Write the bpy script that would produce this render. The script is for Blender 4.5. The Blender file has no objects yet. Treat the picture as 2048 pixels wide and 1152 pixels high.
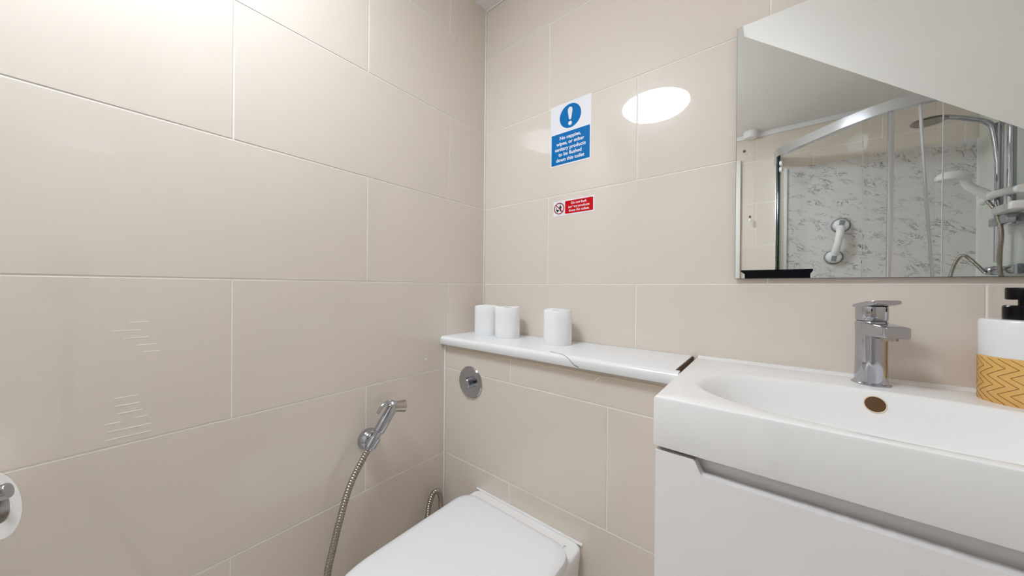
import bpy, bmesh, math, random
from mathutils import Vector, Matrix
random.seed(7)
PI = math.pi
sc = bpy.context.scene
C = sc.collection

# ------------------------------------------------------------------ camera
F_PX, YAW, PITCH, ROLL = 650.9, 0.6716, -0.0018, 0.0087
CAM = Vector((0.90738, -0.95862, 1.08716))
fwd = Vector((-math.sin(YAW)*math.cos(PITCH), math.cos(YAW)*math.cos(PITCH), math.sin(PITCH)))
rgt = Vector((math.cos(YAW), math.sin(YAW), 0)); upv = rgt.cross(fwd)
r2 = rgt*math.cos(ROLL)+upv*math.sin(ROLL); u2 = upv*math.cos(ROLL)-rgt*math.sin(ROLL)
cd = bpy.data.cameras.new('camera'); cam = bpy.data.objects.new('camera', cd); C.objects.link(cam)
cd.sensor_fit = 'HORIZONTAL'; cd.sensor_width = 36.0; cd.lens = F_PX/2048*36.0; cd.clip_start = 0.005; cd.clip_end = 50
M = Matrix((r2, u2, -fwd)).transposed().to_4x4(); M.translation = CAM
cam.matrix_world = M
sc.camera = cam

# ------------------------------------------------------------------ world, exposure
w = bpy.data.worlds.new('world'); sc.world = w; w.use_nodes = True
w.node_tree.nodes['Background'].inputs[0].default_value = (0.8, 0.85, 0.9, 1)
w.node_tree.nodes['Background'].inputs[1].default_value = 0.3
vs = sc.view_settings
vs.view_transform = 'Standard'; vs.look = 'None'; vs.gamma = 1.0; vs.use_curve_mapping = False
vs.exposure = 0.0
LAMP_STRENGTH = 42.0
sc.cycles.max_bounces = 11; sc.cycles.diffuse_bounces = 8; sc.cycles.glossy_bounces = 6
sc.cycles.use_adaptive_sampling = True; sc.cycles.adaptive_threshold = 0.10; sc.cycles.adaptive_min_samples = 16
sc.cycles.transparent_max_bounces = 16; sc.cycles.use_denoising = True
sc.cycles.caustics_reflective = True; sc.cycles.blur_glossy = 0.3

# ------------------------------------------------------------------ materials
def s2l(c):
    c = c/255.0
    return c/12.92 if c <= 0.04045 else ((c+0.055)/1.055)**2.4
def rgb(r, g, b): return (s2l(r), s2l(g), s2l(b), 1)
def mat(name, col, rough=0.5, metal=0.0, spec=0.5, coat=0.0, noise=None, bump=None, sss=0.0):
    m = bpy.data.materials.new(name); m.use_nodes = True
    nt = m.node_tree; b = nt.nodes['Principled BSDF']
    b.inputs['Base Color'].default_value = col
    b.inputs['Roughness'].default_value = rough; b.inputs['Metallic'].default_value = metal
    b.inputs['Specular IOR Level'].default_value = spec
    if coat: b.inputs['Coat Weight'].default_value = coat; b.inputs['Coat Roughness'].default_value = 0.03
    if sss: b.inputs['Subsurface Weight'].default_value = sss
    tc = nt.nodes.new('ShaderNodeTexCoord')
    if noise:                      # (scale, second colour, detail)
        n = nt.nodes.new('ShaderNodeTexNoise'); n.inputs['Scale'].default_value = noise[0]; n.inputs['Detail'].default_value = noise[2]
        mx = nt.nodes.new('ShaderNodeMix'); mx.data_type = 'RGBA'
        mx.inputs[6].default_value = col; mx.inputs[7].default_value = noise[1]
        nt.links.new(tc.outputs['Object'], n.inputs['Vector']); nt.links.new(n.outputs['Fac'], mx.inputs[0])
        nt.links.new(mx.outputs[2], b.inputs['Base Color'])
    if bump:                       # (scale, strength, distance)
        n = nt.nodes.new('ShaderNodeTexNoise'); n.inputs['Scale'].default_value = bump[0]; n.inputs['Detail'].default_value = 3
        bp = nt.nodes.new('ShaderNodeBump'); bp.inputs['Strength'].default_value = bump[1]; bp.inputs['Distance'].default_value = bump[2]
        nt.links.new(tc.outputs['Object'], n.inputs['Vector']); nt.links.new(n.outputs['Fac'], bp.inputs['Height'])
        nt.links.new(bp.outputs['Normal'], b.inputs['Normal'])
    return m
MAT = {}
MAT['tile'] = mat('beige_glazed_tile', rgb(229, 219, 208), 0.22, spec=0.12, coat=1.0, noise=(3.0, rgb(226, 215, 203), 2))
MAT['tile'].node_tree.nodes['Principled BSDF'].inputs['Coat Roughness'].default_value = 0.012
MAT['grout'] = mat('pale_grout', rgb(253, 250, 244), 0.8)
MAT['silicone'] = mat('white_silicone', rgb(242, 240, 238), 0.35)
MAT['paint'] = mat('white_ceiling_paint', rgb(240, 238, 236), 0.6, noise=(6, rgb(237, 234, 231), 3))
MAT['ceramic'] = mat('white_ceramic', rgb(247, 246, 245), 0.06, coat=0.3)
MAT['seat'] = mat('white_seat_plastic', rgb(240, 240, 242), 0.22)
MAT['shelfw'] = mat('white_laminate', rgb(240, 241, 243), 0.25)
MAT['gloss'] = mat('glossy_white_cabinet', rgb(250, 246, 246), 0.10)
MAT['carc'] = mat('cabinet_carcass', rgb(205, 200, 194), 0.5)
MAT['chrome'] = mat('chrome', rgb(186, 188, 196), 0.04, metal=1.0)
MAT['chrome_dull'] = mat('worn_chrome', rgb(205, 200, 192), 0.16, metal=1.0, noise=(60, rgb(170, 162, 150), 4))
MAT['hose'] = mat('braided_steel_hose', rgb(176, 168, 158), 0.2, metal=1.0)
MAT['steel'] = mat('brushed_steel', rgb(170, 160, 150), 0.3, metal=1.0)
MAT['alu'] = mat('satin_aluminium', rgb(222, 224, 228), 0.18, metal=1.0)
MAT['paper'] = mat('tissue_paper', rgb(246, 246, 246), 0.95, spec=0.1, bump=(220, 0.35, 0.002))
MAT['card'] = mat('cardboard_core', rgb(170, 160, 152), 0.9, spec=0.1)
MAT['wplast'] = mat('white_plastic', rgb(236, 236, 238), 0.3)
MAT['greyp'] = mat('grey_rubber', rgb(140, 142, 146), 0.5)
MAT['black'] = mat('black_plastic', rgb(14, 9, 13), 0.25, spec=0.2)
MAT['navy'] = mat('navy_black_casing', rgb(8, 9, 22), 0.3, spec=0.2)
MAT['rust'] = mat('brown_rust_stain', rgb(112, 74, 34), 0.6, noise=(90, rgb(70, 44, 20), 4))
MAT['chip'] = mat('exposed_chipboard', rgb(120, 92, 66), 0.9, noise=(160, rgb(60, 44, 32), 6), bump=(200, 0.8, 0.003))
MAT['caulk'] = mat('yellowed_caulk', rgb(242, 230, 210), 0.5, noise=(40, rgb(222, 200, 170), 3))
MAT['crack'] = mat('dark_crack', rgb(70, 66, 66), 0.8)
MAT['signw'] = mat('sign_white_vinyl', rgb(240, 240, 246), 0.25)
MAT['signb'] = mat('sign_blue_ink', rgb(0, 114, 186), 0.4, spec=0.12)
MAT['signr'] = mat('sign_red_ink', rgb(206, 8, 20), 0.4, spec=0.12)
MAT['signd'] = mat('sign_dark_red_ink', rgb(160, 10, 30), 0.4, spec=0.12)
MAT['signk'] = mat('sign_black_ink', rgb(16, 18, 30), 0.4, spec=0.12)
MAT['mirror'] = mat('mirror_silvering', (0.93, 0.95, 0.94, 1), 0.0, metal=1.0)
MAT['mback'] = mat('mirror_edge', rgb(110, 112, 112), 0.2)
MAT['door'] = mat('white_door_paint', rgb(236, 234, 230), 0.35)
MAT['panelw'] = mat('pale_shower_panel', rgb(222, 226, 220), 0.12)
MAT['oak'] = mat('brown_pull', rgb(120, 80, 50), 0.5)
MAT['scratch'] = mat('scratched_glaze', rgb(255, 252, 248), 0.6)

def glass_mat():
    m = bpy.data.materials.new('shower_glass'); m.use_nodes = True; nt = m.node_tree; nt.nodes.clear()
    o = nt.nodes.new('ShaderNodeOutputMaterial'); mx = nt.nodes.new('ShaderNodeMixShader'); fr = nt.nodes.new('ShaderNodeFresnel')
    t = nt.nodes.new('ShaderNodeBsdfTransparent'); g = nt.nodes.new('ShaderNodeBsdfGlossy')
    t.inputs[0].default_value = (0.985, 0.989, 0.986, 1); g.inputs['Roughness'].default_value = 0.02; fr.inputs[0].default_value = 1.11
    g.inputs[0].default_value = (0.9, 0.95, 0.92, 1)
    nt.links.new(fr.outputs[0], mx.inputs[0]); nt.links.new(t.outputs[0], mx.inputs[1]); nt.links.new(g.outputs[0], mx.inputs[2])
    nt.links.new(mx.outputs[0], o.inputs[0]); return m
MAT['glass'] = glass_mat()
MAT['gedge'] = mat('green_glass_edge', rgb(40, 62, 56), 0.1)
MAT['seal'] = mat('clear_door_seal', rgb(214, 214, 218), 0.3)

def marble_mat():
    m = mat('marble_effect_panel', rgb(214, 213, 208), 0.15); nt = m.node_tree; b = nt.nodes['Principled BSDF']
    tc = nt.nodes.new('ShaderNodeTexCoord'); mp = nt.nodes.new('ShaderNodeMapping'); mp.vector_type = 'TEXTURE'; mp.inputs['Rotation'].default_value = (0, 0.55, 0); mp.inputs['Scale'].default_value = (2.0, 1, 1)
    n = nt.nodes.new('ShaderNodeTexNoise'); n.inputs['Scale'].default_value = 20; n.inputs['Detail'].default_value = 6; n.inputs['Roughness'].default_value = 0.7; n.inputs['Distortion'].default_value = 1.0
    r = nt.nodes.new('ShaderNodeValToRGB'); cr = r.color_ramp
    cr.elements[0].position = 0.475; cr.elements[0].color = (0, 0, 0, 1); cr.elements[1].position = 0.5; cr.elements[1].color = (1, 1, 1, 1)
    e = cr.elements.new(0.525); e.color = (0, 0, 0, 1)
    n2 = nt.nodes.new('ShaderNodeTexNoise'); n2.inputs['Scale'].default_value = 22; n2.inputs['Detail'].default_value = 3
    r2_ = nt.nodes.new('ShaderNodeValToRGB'); r2_.color_ramp.elements[0].position = 0.44; r2_.color_ramp.elements[1].position = 0.60
    mu = nt.nodes.new('ShaderNodeMath'); mu.operation = 'MULTIPLY'
    mx = nt.nodes.new('ShaderNodeMix'); mx.data_type = 'RGBA'; mx.inputs[6].default_value = rgb(224, 221, 220); mx.inputs[7].default_value = rgb(100, 100, 106)
    L = nt.links.new
    L(tc.outputs['Object'], mp.inputs[0]); L(mp.outputs[0], n.inputs['Vector']); L(mp.outputs[0], n2.inputs['Vector'])
    L(n.outputs['Fac'], r.inputs[0]); L(n2.outputs['Fac'], r2_.inputs[0]); L(r.outputs[0], mu.inputs[0]); L(r2_.outputs[0], mu.inputs[1])
    L(mu.outputs[0], mx.inputs[0]); L(mx.outputs[2], b.inputs['Base Color']); return m
MAT['marble'] = marble_mat()

def floor_mat():
    m = mat('patterned_vinyl_floor', rgb(190, 180, 168), 0.35); nt = m.node_tree; b = nt.nodes['Principled BSDF']; L = nt.links.new
    tc = nt.nodes.new('ShaderNodeTexCoord'); sp = nt.nodes.new('ShaderNodeSeparateXYZ'); L(tc.outputs['Object'], sp.inputs[0])
    def mth(op, a, bb=None):
        n = nt.nodes.new('ShaderNodeMath'); n.operation = op
        for i, v in enumerate((a, bb)):
            if v is None: continue
            if isinstance(v, (int, float)): n.inputs[i].default_value = v
            else: L(v, n.inputs[i])
        return n.outputs[0]
    px = mth('ABSOLUTE', mth('SUBTRACT', mth('FRACT', mth('MULTIPLY', sp.outputs[0], 5.0)), 0.5))
    py = mth('ABSOLUTE', mth('SUBTRACT', mth('FRACT', mth('MULTIPLY', sp.outputs[1], 5.0)), 0.5))
    d = mth('ADD', px, py)
    st = mth('GREATER_THAN', mth('FRACT', mth('MULTIPLY', d, 4.0)), 0.62)
    mx = nt.nodes.new('ShaderNodeMix'); mx.data_type = 'RGBA'; mx.inputs[6].default_value = rgb(240, 235, 228); mx.inputs[7].default_value = rgb(188, 180, 170)
    L(st, mx.inputs[0]); L(mx.outputs[2], b.inputs['Base Color']); return m
MAT['floor'] = floor_mat()

def bamboo_mat():
    """bamboo sleeve with burnt chevron lines; object space, z up, angle round the axis"""
    m = mat('carved_bamboo', rgb(222, 172, 92), 0.45); nt = m.node_tree; b = nt.nodes['Principled BSDF']
    tc = nt.nodes.new('ShaderNodeTexCoord'); n = nt.nodes.new('ShaderNodeTexNoise'); n.inputs['Scale'].default_value = 30
    mp = nt.nodes.new('ShaderNodeMapping'); mp.inputs['Scale'].default_value = (1, 1, 0.15)
    mx = nt.nodes.new('ShaderNodeMix'); mx.data_type = 'RGBA'; mx.inputs[6].default_value = rgb(240, 198, 122); mx.inputs[7].default_value = rgb(218, 164, 80)
    nt.links.new(tc.outputs['Object'], mp.inputs[0]); nt.links.new(mp.outputs[0], n.inputs['Vector']); nt.links.new(n.outputs['Fac'], mx.inputs[0]); nt.links.new(mx.outputs[2], b.inputs['Base Color'])
    return m
MAT['bamboo'] = bamboo_mat()
MAT['burnt'] = mat('burnt_groove', rgb(132, 78, 22), 0.7)

def lamp_mat():
    m = bpy.data.materials.new('lit_opal_diffuser'); m.use_nodes = True; nt = m.node_tree; nt.nodes.clear()
    o = nt.nodes.new('ShaderNodeOutputMaterial'); e = nt.nodes.new('ShaderNodeEmission')
    e.inputs[0].default_value = (0.835, 0.915, 1.0, 1); e.inputs[1].default_value = LAMP_STRENGTH
    nt.links.new(e.outputs[0], o.inputs[0]); return m
MAT['lamp'] = lamp_mat()

# ------------------------------------------------------------------ helpers
ORG = {}                                     # world origin of each object made here
def org(o): return ORG.get(o.name, Vector((0, 0, 0))) if o else Vector((0, 0, 0))
def tag(o, label=None, cat=None, group=None, kind=None):
    if label: o['label'] = label
    if cat: o['category'] = cat
    if group: o['group'] = group
    if kind: o['kind'] = kind
    return o
def thing(name, loc, label, cat, group=None, rotz=0):
    o = bpy.data.objects.new(name, None); C.objects.link(o); o.location = loc; o.rotation_euler = (0, 0, rotz)
    o.empty_display_size = 0.05
    ORG[o.name] = Vector(loc); return tag(o, label, cat, group)
def link(name, me, m, parent=None, smooth=True, loc=None):
    o = bpy.data.objects.new(name, me); C.objects.link(o)
    if m and not me.materials: me.materials.append(MAT[m] if isinstance(m, str) else m)
    if parent: o.parent = parent
    if loc is not None: o.location = loc
    if smooth:
        for p in me.polygons: p.use_smooth = True
    return o
def finish(bm, name, m, parent=None, smooth=True, local=False, bevel=0, seg=2, base=None):
    """bm in world coordinates (or the parent's if local); origin: the parent's, or base"""
    bmesh.ops.remove_doubles(bm, verts=bm.verts, dist=1e-6)
    bmesh.ops.recalc_face_normals(bm, faces=bm.faces)
    if bevel:
        ed = [e for e in bm.edges if len(e.link_faces) == 2 and e.calc_face_angle(0) > 0.6]
        bmesh.ops.bevel(bm, geom=ed, offset=bevel, segments=seg, profile=0.5, affect='EDGES', clamp_overlap=True)
    o0 = Vector((0, 0, 0)) if local else (org(parent) if parent else (Vector(base) if base else Vector((0, 0, 0))))
    if not local:
        for v in bm.verts: v.co -= o0
    me = bpy.data.meshes.new(name); bm.to_mesh(me); bm.free()
    o = link(name, me, m, parent, smooth)
    if not parent and base: o.location = base
    ORG[o.name] = (org(parent) if local and parent else o0)
    if smooth:
        me.set_sharp_from_angle(angle=math.radians(35))
    return o
def add_box(bm, x, y, z):
    v = [bm.verts.new((a, b, c)) for a in x for b in y for c in z]
    for f in ((0,1,3,2),(4,6,7,5),(0,4,5,1),(2,3,7,6),(0,2,6,4),(1,5,7,3)): bm.faces.new([v[i] for i in f])
def box(name, x, y, z, m, parent=None, bevel=0.0, seg=2, local=False, base=None):
    bm = bmesh.new(); add_box(bm, x, y, z); return finish(bm, name, m, parent, bool(bevel), local, bevel, seg, base)
def add_loft(bm, rings, cap0=True, cap1=True, closed=True):
    R = [[bm.verts.new(p) for p in r] for r in rings]; n = len(R[0])
    for a, b in zip(R, R[1:]):
        for i in range(n if closed else n-1):
            j = (i+1) % n; bm.faces.new((a[i], a[j], b[j], b[i]))
    if cap0: bm.faces.new(R[0][::-1])
    if cap1: bm.faces.new(R[-1])
def loft(name, rings, m, parent=None, local=False, cap0=True, cap1=True, base=None, bevel=0):
    bm = bmesh.new(); add_loft(bm, rings, cap0, cap1); return finish(bm, name, m, parent, True, local, bevel, 2, base)
def frame(d):
    d = Vector(d).normalized(); a = Vector((0, 0, 1)) if abs(d.z) < 0.9 else Vector((1, 0, 0))
    u = d.cross(a).normalized(); return d, u, u.cross(d)
def add_lathe(bm, prof, o, d, n=32, closed=False):
    """prof: (radius, distance along d)"""
    d, u, v = frame(d); o = Vector(o)
    rings = [[o+d*t+(u*math.cos(2*PI*i/n)+v*math.sin(2*PI*i/n))*max(r, 1e-5) for i in range(n)] for r, t in prof]
    if closed: rings.append(rings[0])
    add_loft(bm, rings, not closed and prof[0][0] > 1e-4, not closed and prof[-1][0] > 1e-4)
def lathe(name, prof, o, d, m, parent=None, n=32, local=False, closed=False, base=None):
    bm = bmesh.new(); add_lathe(bm, prof, o, d, n, closed); return finish(bm, name, m, parent, True, local, 0, 2, base)
def catmull(pts, k=8):
    P = [Vector(p) for p in pts]; P = [2*P[0]-P[1]]+P+[2*P[-1]-P[-2]]; out = []
    for i in range(1, len(P)-2):
        a, b, c, d = P[i-1:i+3]
        for s in range(k):
            t = s/k; out.append(0.5*((2*b)+(c-a)*t+(2*a-5*b+4*c-d)*t*t+(3*b-a-3*c+d)*t**3))
    out.append(P[-2]); return out
def add_tube(bm, path, rad, n=12):
    P = [Vector(p) for p in path]; rings = []; u = None
    for i, p in enumerate(P):
        d = (P[min(i+1, len(P)-1)]-P[max(i-1, 0)]).normalized()
        if u is None: u = frame(d)[1]
        u = (u-d*u.dot(d)).normalized(); v = d.cross(u)
        r = rad(i) if callable(rad) else rad
        rings.append([p+(u*math.cos(2*PI*k/n)+v*math.sin(2*PI*k/n))*r for k in range(n)])
    add_loft(bm, rings)
def tube(name, path, rad, m, parent=None, n=12, local=False, base=None):
    bm = bmesh.new(); add_tube(bm, path, rad, n); return finish(bm, name, m, parent, True, local, 0, 2, base)
def ribbed(name, pts, r, m, parent=None, pitch=0.0066, base=None, local=False):
    """spiral steel hose: a tube whose radius ripples"""
    P = catmull(pts, 24); L = [0]
    for a, b in zip(P, P[1:]): L.append(L[-1]+(b-a).length)
    N = int(L[-1]/pitch*4); path = []; j = 0
    for i in range(N+1):
        s = L[-1]*i/N
        while j < len(L)-2 and L[j+1] < s: j += 1
        f = (s-L[j])/max(L[j+1]-L[j], 1e-9); path.append(P[j].lerp(P[j+1], min(max(f, 0), 1)))
    rr = (1.0, 0.97, 0.80, 0.97)
    return tube(name, path, lambda i: r*rr[i % 4], m, parent, 10, local, base)
def prism(name, poly, axis, a, b, m, parent=None, smooth=False, bevel=0, local=False, base=None):
    """poly of 2-D points extruded along axis 'x','y' or 'z' from a to b"""
    bm = bmesh.new()
    def pt(p, t): return {'x': (t, p[0], p[1]), 'y': (p[0], t, p[1]), 'z': (p[0], p[1], t)}[axis]
    add_loft(bm, [[pt(p, a) for p in poly], [pt(p, b) for p in poly]])
    return finish(bm, name, m, parent, smooth or bool(bevel), local, bevel, 2, base)
def superell(cx, cy, a, b, z, n=48, e=2.6, angs=None):
    out = []
    for i in range(n):
        t = angs[i] if angs else 2*PI*i/n
        c, s = math.cos(t), math.sin(t)
        out.append((cx+a*math.copysign(abs(c)**(2/e), c), cy+b*math.copysign(abs(s)**(2/e), s), z))
    return out

# ------------------------------------------------------------------ room shell
W_, D_, H_ = 1.77, 1.95, 2.196            # x 0..W_, y -D_..0, z 0..H_
Z0 = 1.10; TH = 0.30; TW = 0.60
REC = 0.0012
def struct(o): o['kind'] = 'structure'; return o
floor = struct(box('floor', (-0.1, W_+0.1), (-D_-0.1, 0.1), (-0.08, 0), 'floor'))
ceiling = struct(box('ceiling', (-0.1, W_+0.1), (-D_-0.1, 0.1), (H_, H_+0.08), 'paint'))
wall_back = struct(box('wall_back', (-0.1, W_+0.1), (REC, 0.1), (0, H_), 'grout'))
wall_left = struct(box('wall_left', (-0.1, -REC), (-D_-0.1, REC), (0, H_), 'grout'))
wall_front = struct(box('wall_front', (-REC, W_+0.1), (-D_-0.1, -D_-REC), (0, H_), 'grout'))
wall_right = struct(box('wall_right', (W_+REC, W_+0.1), (-D_-REC, REC), (0, H_), 'grout'))
BX1, BY, BZ = 0.745, -0.197, 0.880        # boxing that hides the cistern
wall_boxing = struct(box('wall_boxing', (0, BX1), (BY+REC, 0), (0, BZ), 'grout'))
# sloping soffit under the stairs, over the basin
SX0, SK, SY = 0.807, 0.873, -0.811
sl = lambda x: H_-SK*(x-SX0)
struct(prism('ceiling_slope', [(SX0, H_+0.001), (W_+0.002, H_+0.001), (W_+0.002, sl(W_+0.002))], 'y', SY, 0.0, 'paint'))

TILE = {}
def tile_mesh(wd, ht):
    k = (round(wd, 4), round(ht, 4))
    if k not in TILE:
        b, t = 0.0009, 0.001
        V = [(x, t, z) for x, z in ((0, 0), (wd, 0), (wd, ht), (0, ht))]
        V += [(x, 0.0005, z) for x, z in ((0, 0), (wd, 0), (wd, ht), (0, ht))]
        V += [(x, 0, z) for x, z in ((b, b), (wd-b, b), (wd-b, ht-b), (b, ht-b))]
        Fc = []
        for o in (0, 4):
            for i in range(4): j = (i+1) % 4; Fc.append((o+i, o+j, o+4+j, o+4+i))
        Fc.append((8, 9, 10, 11))
        me = bpy.data.meshes.new('tile'); me.from_pydata(V, [], Fc); me.materials.append(MAT['tile']); TILE[k] = me
    return TILE[k]
G = 0.0027
def tile_wall(wall, place, rotz, U0, U1, joint, rows, z0, z1, skip=None):
    """place(u,z) -> world position of a tile's lower corner; joint(n) -> one joint position in row n"""
    for n in rows:
        za, zb = max(Z0+n*TH+G/2, z0), min(Z0+(n+1)*TH-G/2, z1)
        if zb-za < 0.01: continue
        j = joint(n); k = math.floor((U0-j)/TW)
        while j+k*TW < U1:
            ua, ub = max(j+k*TW+G/2, U0), min(j+(k+1)*TW-G/2, U1); k += 1
            if ub-ua < 0.012 or (skip and skip(ua, ub, za, zb)): continue
            o = bpy.data.objects.new('tile', tile_mesh(ub-ua, zb-za)); C.objects.link(o)
            o.parent = wall; o.location = place(ua, za); o.rotation_euler = (0, 0, rotz)
ROWS = range(-4, 4)
tile_wall(wall_back, lambda u, z: (u, 0, z), 0, 0.003, W_-0.003, lambda n: 0.302 if n % 2 == 0 else 0.602, ROWS, 0.003, H_-0.003,
          lambda a, b, c, d: b < BX1+0.01 and d < BZ)
# left wall: u = distance from the far end (y=-D_); joints measured from the back corner
tile_wall(wall_left, lambda u, z: (0, -D_+u, z), PI/2, 0.003, D_-0.003, lambda n: D_-(0.487 if n % 2 == 0 else 0.185), ROWS, 0.003, H_-0.003)
tile_wall(wall_boxing, lambda u, z: (u, BY, z), 0, 0.003, BX1, lambda n: 0.297 if n % 2 else 0.600, ROWS, 0.003, BZ)
tile_wall(wall_front, lambda u, z: (W_-u, -D_, z), PI, 0.003, W_-0.003, lambda n: 0.35 if n % 2 else 0.05, ROWS, 0.003, H_-0.003,
          lambda a, b, c, d: W_-a < 0.73 and d < 2.02)
tile_wall(wall_right, lambda u, z: (W_, -u, z), -PI/2, 0.003, D_-0.003, lambda n: 0.2 if n % 2 else 0.5, ROWS, 0.003, H_-0.003)

# silicone and edge beads of the shell
def bead(name, x, y, z): return struct(box(name, x, y, z, 'silicone', bevel=0.0015))
bead('trim_1', (0, 0.005), (-0.005, 0), (BZ+0.035, H_))
bead('trim_2', (0, 0.005), (BY-0.005, BY), (0.0, BZ))
bead('trim_3', (0, 0.005), (-D_, 0), (H_-0.005, H_))
bead('trim_4', (0, SX0), (-0.005, 0), (H_-0.005, H_))
struct(box('trim_5', (0, W_), (-D_, -D_+0.012), (H_-0.032, H_), 'wplast', bevel=0.003))

# ------------------------------------------------------------------ door in the front wall (seen only in reflections)
DY = -D_
door = struct(box('door_1', (0.035, 0.665), (DY-0.0005, DY+0.012), (0.005, 1.965), 'door'))
for (x, z) in (((0.0, 0.04), (0, 2.02)), ((0.66, 0.732), (0, 2.02)), ((0.04, 0.66), (1.96, 2.02))):
    box('door_frame', x, (DY, DY+0.028), z, 'door', door, 0.004)
for zz in ((0.2, 0.85), (1.0, 1.85)):
    box('door_panel', (0.13, 0.57), (DY+0.011, DY+0.017), zz, 'door', door, 0.004)
hd = tube('door_handle', [(0.60, DY+0.012, 1.02), (0.60, DY+0.05, 1.02), (0.56, DY+0.055, 1.02), (0.49, DY+0.055, 1.02)], 0.008, 'chrome', door)

# ------------------------------------------------------------------ ceiling lamp
LX, LY = 0.370, -1.045
lamp = thing('ceiling_lamp', (LX, LY, H_), 'round flush opal ceiling lamp, lit, near the left wall', 'lamp')
lathe('lamp_base', [(0.0, 0), (0.176, 0), (0.184, -0.010), (0.187, -0.030), (0.187, -0.040), (0.182, -0.044), (0.178, -0.040), (0, -0.038)], (LX, LY, H_), (0, 0, 1), 'wplast', lamp, 48)
lathe('diffuser', [(0.1795, -0.0405), (0.179, -0.048), (0.168, -0.060), (0.143, -0.072), (0.10, -0.081), (0.05, -0.085), (0.0, -0.086)], (LX, LY, H_), (0, 0, 1), 'lamp', lamp, 48)

# ------------------------------------------------------------------ shelf on the boxing
SHX = 0.752; ST, SB, SF = 0.914, 0.884, -0.221
VXL = 0.760
shelf = thing('wall_shelf', (0.37, -0.11, SB), 'white bullnose shelf with a cracked front edge along the back wall', 'shelf')
prof = [(-0.002, ST), (SF+0.012, ST)]
for i in range(1, 8):
    a = PI/2*i/8; prof.append((SF+0.012-0.012*math.sin(a), ST-0.012+0.012*math.cos(a)))
prof += [(SF, SB+0.010), (SF+0.003, SB+0.003), (SF+0.010, SB), (-0.002, SB)]
prism('board', prof, 'x', 0.001, SHX-0.003, 'shelfw', shelf, smooth=True)
prism('board_nose', [(-0.198, ST)]+prof[1:-1]+[(-0.198, SB)], 'x', SHX-0.003, VXL-0.0012, 'shelfw', shelf, smooth=True)
# broken end: ragged chipboard core showing
bm = bmesh.new(); n = 26; rings = []
for k, dx in enumerate((-0.003, 0.0, 1.0)):
    ring = []
    for i in range(n+1):
        y = -0.003+(-0.197+0.003)*i/n
        jx = 0.0045*random.random()+0.0005
        ring.append((SHX-0.004 if dx < 1 and k == 0 else SHX-0.003+jx*(1 if k else 0), y, (ST-0.0006 if k == 0 else ST-0.004-0.003*random.random()) if k < 2 else SB+0.002))
    rings.append(ring)
for a, b in zip(rings, rings[1:]):
    A = [bm.verts.new(p) for p in a]; B = [bm.verts.new(p) for p in b]
    for i in range(n): bm.faces.new((A[i], A[i+1], B[i+1], B[i]))
tag(finish(bm, 'broken_end', 'chip', shelf, False), 'brown broken chipboard end')
# crack down the front edge
crk = [(1100, 705), (1112, 709), (1124, 713), (1133, 719), (1141, 727), (1149, 733), (1157, 738)]
crk3 = [(0.438, -0.2005, ST), (0.462, -0.2075, ST), (0.487, -0.214, ST-0.001), (0.504, -0.2195, ST-0.006), (0.515, SF, ST-0.014), (0.524, SF, ST-0.021), (0.535, SF, SB+0.006)]
tube('crack', catmull(crk3, 4), 0.0007, 'crack', shelf, 5)
# peeling caulk under the nose of the shelf
pts = [(0.03+0.70*i/60, BY-0.0035-0.0015*math.sin(i*1.7)-0.001*random.random(), BZ-0.0075+0.0004*math.sin(i*0.9)+0.0008*random.random()) for i in range(61)]
tube('caulk_bead', pts, lambda i: 0.0024+0.0003*math.sin(i*2.3), 'caulk', shelf, 6)
tube('loose_strand', catmull([(0.600, BY-0.005, BZ-0.008), (0.588, BY-0.012, BZ-0.008), (0.579, BY-0.016, BZ-0.014), (0.575, BY-0.018, BZ-0.023)], 6), 0.0009, 'caulk', shelf, 5)

# ------------------------------------------------------------------ toilet rolls on the shelf
def roll_mesh():
    bm = bmesh.new(); n = 48; r, h, rc = 0.043, 0.106, 0.019
    def ring(rad, z, wob=0.0):
        return [((rad+wob*math.sin(3*a+1)+wob*0.6*math.sin(7*a))*math.cos(a), (rad+wob*math.sin(3*a+1)+wob*0.6*math.sin(7*a))*math.sin(a), z+wob*0.9*math.sin(2*a+z*40)) for a in (2*PI*i/n for i in range(n))]
    rg = [ring(rc, 0.001), ring(r-0.002, 0.0), ring(r, 0.003, 0.0004), ring(r, h*0.35, 0.0005), ring(r, h*0.7, 0.0006), ring(r, h-0.003, 0.0008), ring(r-0.003, h, 0.0010), ring(rc+0.004, h-0.001, 0.0006), ring(rc, h-0.002), ring(rc, 0.001)]
    add_loft(bm, rg, False, False); bmesh.ops.remove_doubles(bm, verts=bm.verts, dist=1e-6); bmesh.ops.recalc_face_normals(bm, faces=bm.faces)
    me = bpy.data.meshes.new('paper'); bm.to_mesh(me); bm.free(); me.materials.append(MAT['paper'])
    for p in me.polygons: p.use_smooth = True
    me.set_sharp_from_angle(angle=math.radians(50))
    bm = bmesh.new(); add_lathe(bm, [(rc-0.0005, 0.002), (rc-0.0005, h-0.003), (rc-0.0025, h-0.003), (rc-0.0025, 0.002)], (0, 0, 0), (0, 0, 1), 24, True)
    m2 = bpy.data.meshes.new('core'); bm.to_mesh(m2); bm.free(); m2.materials.append(MAT['card'])
    return me, m2
pm_, cm_ = roll_mesh()
for (x, y, rz, lab) in ((0.090, -0.079, 0.3, 'white toilet roll nearest the wall corner on the shelf'),
                        (0.191, -0.082, 2.1, 'middle white toilet roll touching its neighbour on the shelf'),
                        (0.391, -0.080, 4.0, 'white toilet roll standing alone on the shelf')):
    t = thing('toilet_roll', (x, y, ST), lab, 'toilet roll', 'toilet rolls on the shelf', rz)
    link('paper', pm_, None, t, False); link('core', cm_, None, t, False)

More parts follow.
